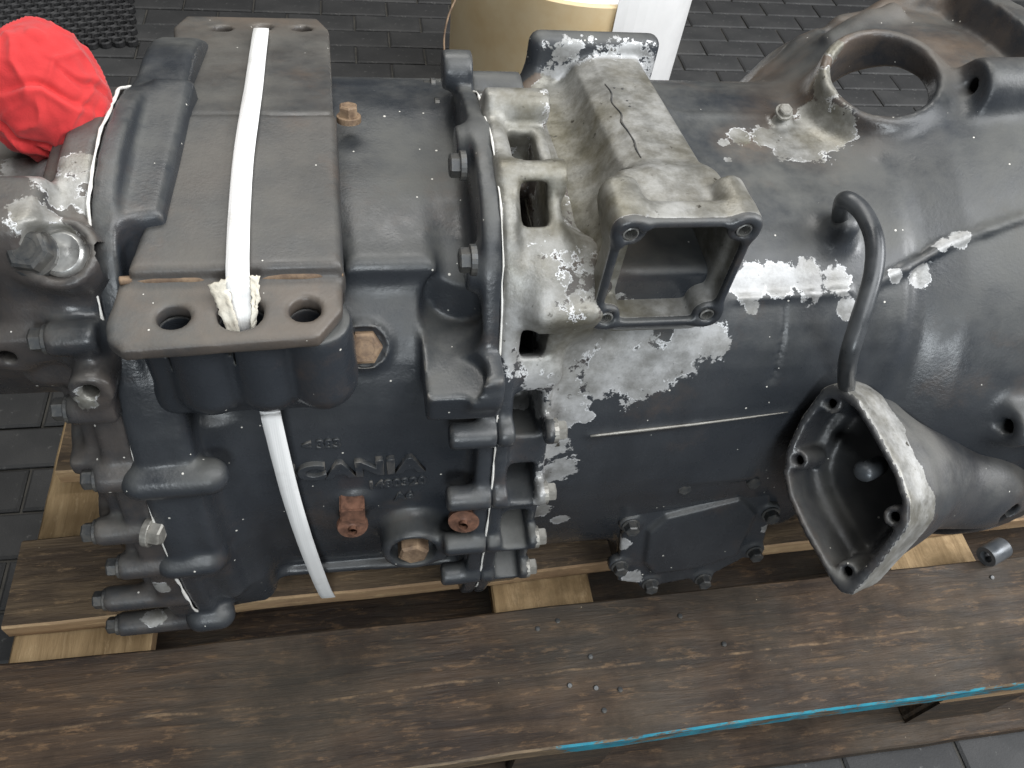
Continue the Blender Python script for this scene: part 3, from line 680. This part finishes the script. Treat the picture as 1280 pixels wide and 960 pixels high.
# --- lever housing on the bell: open hooded box
lvP = CP + (np.array([.365, -.272, .47]) - CP) * .90; lvN = nrm(CM @ np.array([-.70, .03, -.71]))
rim = [(1045, 478), (1028, 484), (1000, 522), (982, 560), (977, 592), (983, 622), (1003, 666), (1038, 728), (1050, 742), (1065, 745), (1100, 706), (1136, 660), (1138, 630), (1125, 590), (1100, 545), (1072, 498)]
rim3 = np.array([onpl(x, y, lvP, lvN) for x, y in rim]); cen = rim3.mean(0)
v = Vol(np.min(rim3, 0) - .03, np.max(rim3, 0) + np.array([.28, .16, .10]), .0029)
v.add(s_plate(rim3, lvN, -.062, 0, .003))
nk = [cen + (p - cen) * .94 for p in rim3]; v.add(s_plate(nk, lvN, -.105, -.03, .012), .012)
a = at(1150, 580, 'Y', -.24); b = at(1275, 610, 'Y', -.215)
v.add(s_cap(cen - .10 * lvN + np.array([.0, 0, -.004]), cen - .10 * lvN + np.array([.10, .06, -.05]), .056, .05), .03)
hb = cen - .085 * lvN; be = at(1300, 596, 'Y', -.215)
v.add(s_cap(hb, hb * .5 + be * .5 + np.array([0, 0, -.006]), .058, .050), .03); v.add(s_cap(hb * .5 + be * .5 + np.array([0, 0, -.006]), be, .050, .045), .03)
pin = at(1250, 628, 'Y', -.265); v.add(s_cyl(pin + (0, .05, 0), pin + (0, -.004, .004), .022, .020, .004), .010); v.cut(s_cyl(pin + (0, .012, 0), pin + (0, -.02, 0), .014, None, .001), .002)
inr = np.array([cen + (p - cen) * .87 for p in rim3])
v.cut(s_plate(inr, lvN, -.050, .02, .006), .003); v.cut(s_plate(np.array([cen + (p - cen) * .70 for p in rim3]), lvN, -.066, .0, .01), .010)
for x, y in ((1034, 493), (989, 572), (1123, 652), (1056, 728)):
    p = onpl(x, y, lvP, lvN); p = p + (cen - p) * .10
    v.add(s_cyl(p - .05 * lvN, p - .004 * lvN, .0105), .005); v.cut(s_cyl(p - .03 * lvN, p + .01 * lvN, .0052, None, .001), .001)
def lpeel(V):
    d = (V - lvP) @ lvN; U = nrm(np.cross(lvN, [0, 0, 1.0])); W = np.cross(lvN, U); O = rim3.mean(0)
    q = poly_sdf((V - O) @ U, (V - O) @ W, [((p - O) @ U, (p - O) @ W) for p in rim3])
    return np.where((d < -.002) & (d > -.058) & (q > -.005) & (q < .004), 1.2, 0.0)
lev = cast('lever_housing', v, M_CAST, gearbox, {'peel': lpeel, 'grime': lambda V: np.where(lpeel(V) > .5, .40, .10)})
lev['label'] = 'open grey hood with dark hollow and corner screw holes'
link('shift_finger', tube_mesh([cen - .062 * lvN + np.array([.0, 0, .03]), cen - .045 * lvN + np.array([-.012, -.006, .032]), cen - .03 * lvN + np.array([.01, .012, .012])], [.009, .010, .007]), M_TUBE, lev, smooth=True)
# --- bent pipe
P = [pc + np.array([0, 0, .018]), at(1056, 250, 'Z', pc[2] + .052), at(1078, 265, 'Y', -.120), at(1093, 300, 'Y', -.150), at(1091, 345, 'Y', -.178), at(1073, 405, 'Y', -.208), at(1060, 450, 'Y', -.222), onpl(1058, 485, lvP - .02 * lvN, lvN)]
link('breather_pipe', tube_mesh(P, .0080, 16), M_PIPE, gearbox, smooth=True)

# ------------------------------------------------------------------ ground of concrete pavers
M_PAVE = None
def m_paver():
    t = NT('paver'); n = t.t.nodes.new('ShaderNodeObjectInfo')
    c = t.mix(t.ramp(t.noise(9, 6), 0.3, 0.7), (0.033, 0.034, 0.035), (0.058, 0.058, 0.058))
    c = t.mix(t.math('MULTIPLY', n.outputs['Random'], 0.7), c, (0.026, 0.026, 0.027)); c = t.mix(t.ramp(t.noise(2.2, 5, .6), .55, .75), c, (0.070, 0.069, 0.066)); c = specks(t, c, .9, (.16, .16, .15), 60)
    c = t.mix(t.ramp(t.noise(70, 5, 0.7), 0.6, 0.72), c, (0.13, 0.13, 0.125))
    t.bump(t.noise(260, 5, 0.7), 0.5, 0.002); return t.fin(c, 0.72)
M_PAVE = m_paver()
M_JOINT = m_simple('joint_sand', (0.040, 0.038, 0.034), (0.085, 0.080, 0.070), 30, 0.9)
me = mesh([(-40, -40, -.006), (40, -40, -.006), (40, 40, -.006), (-40, 40, -.006)], [(0, 1, 2, 3)])
ground = link('ground', me, M_JOINT); tag(ground, 'dark grey concrete paver floor', 'ground', kind='structure')
PL, PW, PJ = .176, .0775, .0045
def paver_geo(lx, ly, ch=.004):
    a, b = lx / 2, ly / 2; V = []
    for z, q in ((-.03, 0), (-.003, 0), (0, ch)): V += [(-a + q, -b + q, z), (a - q, -b + q, z), (a - q, b - q, z), (-a + q, b - q, z)]
    Fc = [(0 + k, (1 + k) % 4, 4 + (1 + k) % 4, 4 + k) for k in range(4)] + [(4 + k, 4 + (1 + k) % 4, 8 + (1 + k) % 4, 8 + k) for k in range(4)] + [(8, 9, 10, 11)]
    return V, Fc
PV, PF = paver_geo(PL - PJ, PW - PJ); pm = mesh(PV, PF); pm.materials.append(M_PAVE)
def project(p):
    q = CM.T @ (np.asarray(p) - CP); return 640 + F * q[0] / q[2], 480 + F * q[1] / q[2], q[2]
random.seed(11); cand = []
for j in range(-14, 42):
    for i in range(-18, 24):
        x = i * PL + (PL / 2 if j % 2 else 0) + .03; y = j * PW + .02 + .15 * 0; u, w, d = project((x, y, 0))
        vis = -60 < u < 1340 and -40 < w < 1000 and d > 0 and (w < 190 or u < 110 or (u > 760 and w > 890))
        if u > 560 and u < 870 and w < 150 and w > 30: vis = False
        cand.append((0 if vis else 1, d, x, y))
cand.sort(); rest = []
for n_, (hid, d, x, y) in enumerate(cand):
    M = Matrix.Translation((x, y, random.uniform(-.0012, .0012))) @ Matrix.Rotation(random.uniform(-.006, .006), 4, 'Z') @ Matrix.Rotation(random.uniform(-.006, .006), 4, 'Y')
    if hid == 0 and n_ < 300: link('paver', pm, None, ground, M)
    else: rest.append(M)
V = []; Fc = []
for M in rest:
    o = len(V); V += [tuple(M @ Vector(p)) for p in PV]; Fc += [tuple(k + o for k in f) for f in PF]
tag(link('paver_field', mesh(V, Fc), M_PAVE, ground), kind='stuff')

# ------------------------------------------------------------------ wooden pallet
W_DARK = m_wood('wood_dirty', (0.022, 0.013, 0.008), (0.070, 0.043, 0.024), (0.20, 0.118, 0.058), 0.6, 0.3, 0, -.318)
W_DARK2 = m_wood('wood_dirty_inner', (0.055, 0.038, 0.025), (0.15, 0.105, 0.062), (0.30, 0.20, 0.11), 0.6, 4.1)
W_NEW = m_wood('wood_fresh', (0.26, 0.175, 0.085), (0.44, 0.31, 0.165), (0.52, 0.38, 0.22), 0.5, 2.3, 1)
W_EDGE = m_wood('wood_sawn_edge', (0.24, 0.15, 0.08), (0.42, 0.29, 0.16), (0.5, 0.36, 0.2), 0.5, 7.3)
def m_blue_edge():
    t = NT('blue_painted_edge'); x = t.t.nodes.new('ShaderNodeSeparateXYZ'); t.l(t.co, x.inputs[0])
    w = t.mix(t.ramp(t.noise(12, 7, 0.7, t.scaled((2, 14, 14))), 0.3, 0.7), (0.035, 0.026, 0.018), (0.20, 0.14, 0.08))
    k = t.math('ADD', t.ramp(x.outputs[0], -.10, .22), t.math('MULTIPLY', t.math('SUBTRACT', t.noise(16, 6, 0.7), 0.5), 1.1))
    k = t.math('MULTIPLY', t.ramp(k, 0.46, 0.54), t.ramp(t.noise(34, 8, .75, t.scaled((.5, 2, 2))), .45, .52)); b = t.mix(t.ramp(t.noise(40, 5), 0.35, 0.7), (0.010, 0.16, 0.235), (0.025, 0.26, 0.34))
    return t.fin(t.mix(k, w, b), 0.6)
W_BLUE = m_blue_edge()
def board(parent, name, x0, x1, y0, y1, z0, z1, mat, edge=None, rot=0.0, seed=0, ax=0):
    rnd = random.Random(seed); bm = bmesh.new(); n = 28; rings = []
    c = .0025
    prof = [(0, 0, c, 0), (1, 0, -c, 0), (1, 0, 0, c), (1, 1, 0, -c), (1, 1, -c, 0), (0, 1, c, 0), (0, 1, 0, -c), (0, 0, 0, c)]
    L0, L1, W0, W1 = (x0, x1, y0, y1) if ax == 0 else (y0, y1, x0, x1)
    w1 = w2 = 0
    for i in range(n + 1):
        w1 = w1 * .7 + rnd.uniform(-.0012, .0012); w2 = w2 * .7 + rnd.uniform(-.0012, .0012); zz = rnd.uniform(-.0005, .0005)
        l = L0 + (L1 - L0) * i / n; r_ = []
        for a, b, da, db in prof:
            p = W0 + (W1 - W0) * a + da + (w2 if a else w1); q = z0 + (z1 - z0) * b + db + (zz if b else 0)
            p += rot * (l - .1)
            r_.append(bm.verts.new((l, p, q) if ax == 0 else (p, l, q)))
        rings.append(r_)
    for i in range(n):
        for k in range(8):
            f = bm.faces.new((rings[i][k], rings[i][(k + 1) % 8], rings[i + 1][(k + 1) % 8], rings[i + 1][k]))
            if edge is not None and (k == 6 or (k == 5 and name == 'board')): f.material_index = 1
            if k == 2 and edge is not None and ax == 1: f.material_index = 1
    for r_ in (rings[0], rings[-1]):
        f = bm.faces.new(r_)
        if edge is not None: f.material_index = 1
    me = bm_mesh(bm); me.materials.append(mat)
    if edge is not None: me.materials.append(edge)
    return link(name, me, None, parent)
pallet = empty('wooden_pallet', (0.1, 0.05, 0), 'worn wooden pallet with a blue front edge carrying the gearbox', 'pallet')
ZT = .180
front = board(pallet, 'board', -.80, 1.05, -.401, -.235, ZT - .030, ZT, W_DARK, W_BLUE, .008, seed=1)
front['label'] = 'wide dirty front board with blue painted edge'
board(pallet, 'board', -.580, 1.05, -.187, -.075, ZT - .030, ZT - .001, W_DARK2, W_EDGE, .018, seed=2)
board(pallet, 'board', -.560, 1.05, .010, .120, ZT - .030, ZT - .001, W_DARK2, W_EDGE, seed=3)
board(pallet, 'board', -.555, 1.05, .20, .31, ZT - .030, ZT - .001, W_DARK2, W_EDGE, seed=4)
board(pallet, 'board', -.560, 1.05, .39, .50, ZT - .030, ZT - .001, W_DARK2, W_EDGE, seed=5)
for k, (a, b) in enumerate(((-.578, -.420), (-.005, .125), (.56, .70))):
    board(pallet, 'stringer', a, b, -.395, .495, ZT - .056, ZT - .031, W_NEW, W_EDGE, seed=10 + k, ax=1)
    for y0, y1 in ((-.395, -.27), (-.01, .12), (.38, .495)):
        board(pallet, 'block', a + .004, b - .004, y0, y1, .027, ZT - .057, W_DARK, None, seed=20 + k + int(y1 * 100), ax=1)
for y0, y1 in ((-.422, -.090), (-.01, .12), (.38, .51)):  # front one widened so its dark wood stands in for shade in the gap
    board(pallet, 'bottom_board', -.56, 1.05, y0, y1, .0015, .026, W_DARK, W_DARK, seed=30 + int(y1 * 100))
# nail heads and grit on the front board
nm = lathe([(0, .0016), (.0026, .0014), (.0034, .0005), (.0034, -.001)], 10); nm.materials.append(M_BOLT)
for px, py in ((697, 776), (672, 786), (712, 857), (745, 860), (775, 862), (738, 821), (755, 888), (850, 770), (905, 805), (1240, 722)):
    link('nail', nm, None, front, Matrix.Translation(tuple(at(px, py, 'Z', ZT + .0002))) @ Matrix.Rotation(random.uniform(-.3, .3), 4, 'X'))

# short steel sleeve lying on the pallet
me = lathe([(.0085, -.017), (.0145, -.017), (.0150, -.015), (.0150, .015), (.0145, .017), (.0105, .017), (.0085, .015), (.0085, -.017)], 24); sharp(me)
sl = link('steel_sleeve', me, M_TUBE, None, frame(at(1243, 690, 'Z', ZT + .0155), (1, .35, 0.05)))
tag(sl, 'short dark steel sleeve lying on the pallet beside the bell', 'sleeve')

# ------------------------------------------------------------------ white strap
strap = empty('strap', tuple(at(410, 752, 'Z', ZT - .01)), 'white flat strap threaded through the bracket hole and down to the pallet', 'strap')
def ribbon(P, wd, width, th=.0013, sub=8, twist=None):
    P = np.asarray(P, float); pts = []; 
    for i in range(len(P) - 1):
        p0 = P[max(i - 1, 0)]; p1 = P[i]; p2 = P[i + 1]; p3 = P[min(i + 2, len(P) - 1)]
        for k in range(sub):
            t = k / sub; pts.append(0.5 * ((2 * p1) + (-p0 + p2) * t + (2 * p0 - 5 * p1 + 4 * p2 - p3) * t * t + (-p0 + 3 * p1 - 3 * p2 + p3) * t ** 3))
    pts.append(P[-1]); pts = np.array(pts); T = np.gradient(pts, axis=0); V = []; Fc = []; n = len(pts)
    for i, p in enumerate(pts):
        t = nrm(T[i]); w = np.asarray(wd, float); w = nrm(w - (w @ t) * t); nn = np.cross(t, w); ww = width * (1 + .004 * math.sin(i * 1.7))
        for a, b in ((-1, -1), (-.33, -.7), (.33, -.7), (1, -1), (1, 1), (.33, 1.3), (-.33, 1.3), (-1, 1)): V.append(p + w * a * ww / 2 + nn * b * th / 2)
    for i in range(n - 1):
        for k in range(8): Fc.append((i * 8 + k, i * 8 + (k + 1) % 8, (i + 1) * 8 + (k + 1) % 8, (i + 1) * 8 + k))
    Fc.append(tuple(range(8))); Fc.append(tuple(range((n - 1) * 8, n * 8))[::-1]); return mesh(V, Fc)
rr = lambda x, y: onpl(x, y, rP + .003 * rN, rN)
hc1 = holes[1]
P = [onpl(327, 34, rP - .02 * rN, rN), rr(326, 40), rr(322, 70), rr(317, 110), zp(312, 142, .7085), zp(304, 200, .7075), zp(299, 270, .7075), zp(297, 330, .7085), zp(298, 356, .704), np.array([hc1[0], hc1[1] + .008, zf + .004]), np.array([hc1[0] + .001, hc1[1] - .001, zf - .012]), np.array([hc1[0] + .002, -.190, .655]), np.array([hc1[0] + .003, -.190, .60])]
e0 = at(342, 540, 'Y', -.206); e1 = at(365, 625, 'Y', -.214); e2 = at(390, 700, 'Y', -.212); e3 = at(411, 752, 'Y', -.196)
P += [np.array([e0[0] - .002, -.1925, e0[2] + .012]), e0 + np.array([0, .004, 0]), e1, e2, e3 + np.array([0, .004, .004]), e3 + np.array([.006, .03, -.004])]
sm = ribbon(P, (1, 0, .0), .0165); link('webbing', sm, M_STRAP, strap, smooth=True)
# frayed padding folded into the hole
M_PAPER = m_simple('pale_padding', (0.50, 0.46, 0.38), (0.72, 0.69, 0.60), 60, 0.8, 0, 0.6, 150, 0.002)
def crumple(c, A, B, seed):
    rnd = random.Random(seed); n = 22; m = 7; V = []; Fc = []; A = np.array(A); B = np.array(B); k = np.linspace(0, 1, len(A))
    for i in range(n):
        t = i / (n - 1); a = np.array([np.interp(t, k, A[:, q]) for q in range(3)]); b = np.array([np.interp(t, k, B[:, q]) for q in range(3)])
        for j in range(m):
            p = a + (b - a) * j / (m - 1) + np.array([mnoise.noise(Vector((i * .5, j * .9, seed + q * 9))) for q in range(3)]) * .0016
            if j in (0, m - 1): p = p + (b - a) * rnd.uniform(-.05, .05)
            V.append(np.asarray(c) + p)
    for i in range(n - 1):
        for j in range(m - 1): Fc.append((i * m + j, i * m + j + 1, (i + 1) * m + j + 1, (i + 1) * m + j))
    o = link('padding', mesh(V, Fc), M_PAPER, strap, smooth=True); md = o.modifiers.new('thick', 'SOLIDIFY'); md.thickness = .0011
cc = np.array([hc1[0], hc1[1], zf])
crumple(cc, [(-.021, .016, .012), (-.017, .008, .006), (-.013, -.002, -.002), (-.010, -.008, -.016)], [(-.006, .018, .0165), (-.006, .010, .011), (-.004, .0, .004), (-.002, -.006, -.014)], 1)
crumple(cc, [(.008, .018, .0185), (.0085, .009, .010), (.008, .0, .003), (.005, -.008, -.016)], [(.015, .019, .0170), (.0135, .010, .008), (.012, .002, .0), (.008, -.006, -.016)], 5)

# ------------------------------------------------------------------ red cloth bundle
cl = at(58, 118, 'Z', .735)
bm = bmesh.new(); bmesh.ops.create_icosphere(bm, subdivisions=6, radius=1)
folds = [((.35, -.75, .45), (.9, -.1, -.15), .10, .07, .9), ((-.35, -.80, -.05), (.75, .1, -.6), .14, .07, 1.0), ((.55, -.75, -.45), (.65, .2, .7), .12, .06, .7), ((.1, -.95, -.35), (.8, -.2, -.5), .10, .06, .8), ((-.6, -.45, .6), (.3, .5, .7), .07, .10, .8), ((.8, -.3, .3), (.1, -.5, .8), .08, .07, .7)]
for w in bm.verts:
    n = w.co.normalized(); r = 1.0
    r += .09 * mnoise.noise(n * 1.2 + Vector((3.1, 0, 0))) + .035 * mnoise.noise(n * 2.6)
    q = n + .12 * Vector((mnoise.noise(n * 1.8), mnoise.noise(n * 1.8 + Vector((5, 0, 0))), mnoise.noise(n * 1.8 + Vector((0, 7, 0)))))
    for c_, d_, dep, wd, ln in folds:
        c_ = Vector(c_).normalized(); d_ = (Vector(d_) - c_ * Vector(d_).dot(c_)).normalized(); g = q - c_; l = g.dot(d_); s_ = g.dot(c_.cross(d_)) + .25 * l * l
        if n.dot(c_) < 0: continue
        fall = max(0, 1 - (abs(l) / ln) ** 2) ** 1.5
        r -= dep * fall * math.exp(-max(0, s_ / wd) ** 2) * math.exp(-(min(0, s_) / (wd * .45)) ** 2); r += dep * .5 * fall * math.exp(-((s_ + wd * 1.1) / (wd * .9)) ** 2)
    r += .012 * mnoise.noise(n * 7)
    z1 = 1 - abs(mnoise.noise(q * 1.9 + Vector((4.2, 1, 3)))) * 3; z2 = 1 - abs(mnoise.noise(q * 3.3 + Vector((8, 2, 5)))) * 3
    r += .055 * max(0, z1) ** 2 + .008 * max(0, z2) ** 2
    w.co = Vector((n.x * .046 * r, n.y * .047 * r, n.z * .054 * r))
for f in bm.faces: f.smooth = True
t = NT('red_cloth'); col = t.mix(t.ramp(t.noise(35, 5), 0.3, 0.7), (0.46, 0.018, 0.020), (0.56, 0.030, 0.030)); t.bump(t.math('ADD', t.noise(900, 2), t.math('MULTIPLY', t.noise(160, 3), .6)), 0.35, 0.0008)
t.b.inputs['Sheen Weight'].default_value = 0.15; t.b.inputs['Sheen Roughness'].default_value = 0.5
rag = link('red_rag', bm_mesh(bm), t.fin(col, 0.85), None, Matrix.Translation(tuple(cl)), smooth=True)
tag(rag, 'bundled bright red cloth rag sitting on the rear housing', 'rag')

# ------------------------------------------------------------------ drum, wire and mat behind
drum = empty('open_drum', (.285, .97, 0), 'open tan drum, white on one side, on the pavers', 'drum')
M_KRAFT = m_simple('cream_board', (0.76, 0.57, 0.31), (0.84, 0.69, 0.44), 9, 0.6, 0, 0.3, 60)
M_WHITE = m_simple('drum_white', (0.86, 0.86, 0.85), (0.9, 0.9, 0.89), 14, 0.55, 0, 0.15)
me = lathe([(.0, .012), (.222, .012), (.224, .012), (.226, .452), (.234, .455), (.238, .451), (.235, .0015), (.0, .0015)], 64); sharp(me)
dr = link('drum_wall', me, M_KRAFT, drum, Matrix.Translation((.285, .97, 0)))
V = []; Fc = []; n = 30
for i in range(n + 1):
    a = math.radians(-84 + 150 * i / n)
    for r, z in ((.2405, .006), (.2405, .50), (.2425, .50), (.2425, .006)): V.append((.285 + r * math.cos(a), .97 + r * math.sin(a), z + (.0 if z < .1 else .01 * math.sin(i * .6))))
for i in range(n):
    for k in range(4): Fc.append((i * 4 + k, i * 4 + (k + 1) % 4, i * 4 + 4 + (k + 1) % 4, i * 4 + 4 + k))
Fc += [(3, 2, 1, 0), (n * 4, n * 4 + 1, n * 4 + 2, n * 4 + 3)]
link('drum_white', mesh(V, Fc), M_WHITE, drum)  # thin white layer over the right part of the tan wall
me = lathe([(.0, .30), (.16, .31), (.218, .30), (.2205, .446), (.2215, .446), (.2215, .29), (.0, .28)], 48); sharp(me)
link('white_liner', me, M_WHITE, drum, Matrix.Translation((.285, .97, 0)))
wire = link('thin_wire', tube_mesh([at(558, 128, 'Y', .52), at(557, 85, 'Y', .56), at(555, 50, 'Y', .6), at(560, 22, 'Y', .62), at(569, 0, 'Y', .64)], .0016, 8), M_RUST, None, smooth=True)
tag(wire, 'thin brown wire bending up beside the tan drum', 'wire')
mc = [at(x, y, 'Z', .008) for x, y in ((228, -12), (165, 52), (-60, 66), (-60, -60))]
t = NT('mat_rubber'); M_MAT = t.fin(t.mix(t.ramp(t.noise(30, 4), .3, .7), (0.018, 0.018, 0.019), (0.035, 0.035, 0.036)), 0.65)
bm = bmesh.new(); o = mc[1]; u = nrm(mc[2] - mc[1]); w_ = nrm(mc[0] - mc[1]); w_ = nrm(w_ - (w_ @ u) * u); st = .030
for j in range(24):
    for i in range(38):
        c = o + u * st * (i + (.5 if j % 2 else 0)) + w_ * st * .87 * j; n = 10
        ring = []
        for r, z in ((st * .505, .0), (st * .505, .011), (st * .40, .014), (st * .30, .012), (st * .30, .001)):
            ring.append([bm.verts.new((c[0] + r * math.cos(2 * math.pi * k / n), c[1] + r * math.sin(2 * math.pi * k / n), .0025 + z)) for k in range(n)])
        for a in range(4):
            for k in range(n): bm.faces.new((ring[a][k], ring[a][(k + 1) % n], ring[a + 1][(k + 1) % n], ring[a + 1][k]))
mat_o = link('rubber_mat', bm_mesh(bm), M_MAT); tag(mat_o, 'black rubber ring mat lying on the pavers', 'mat')
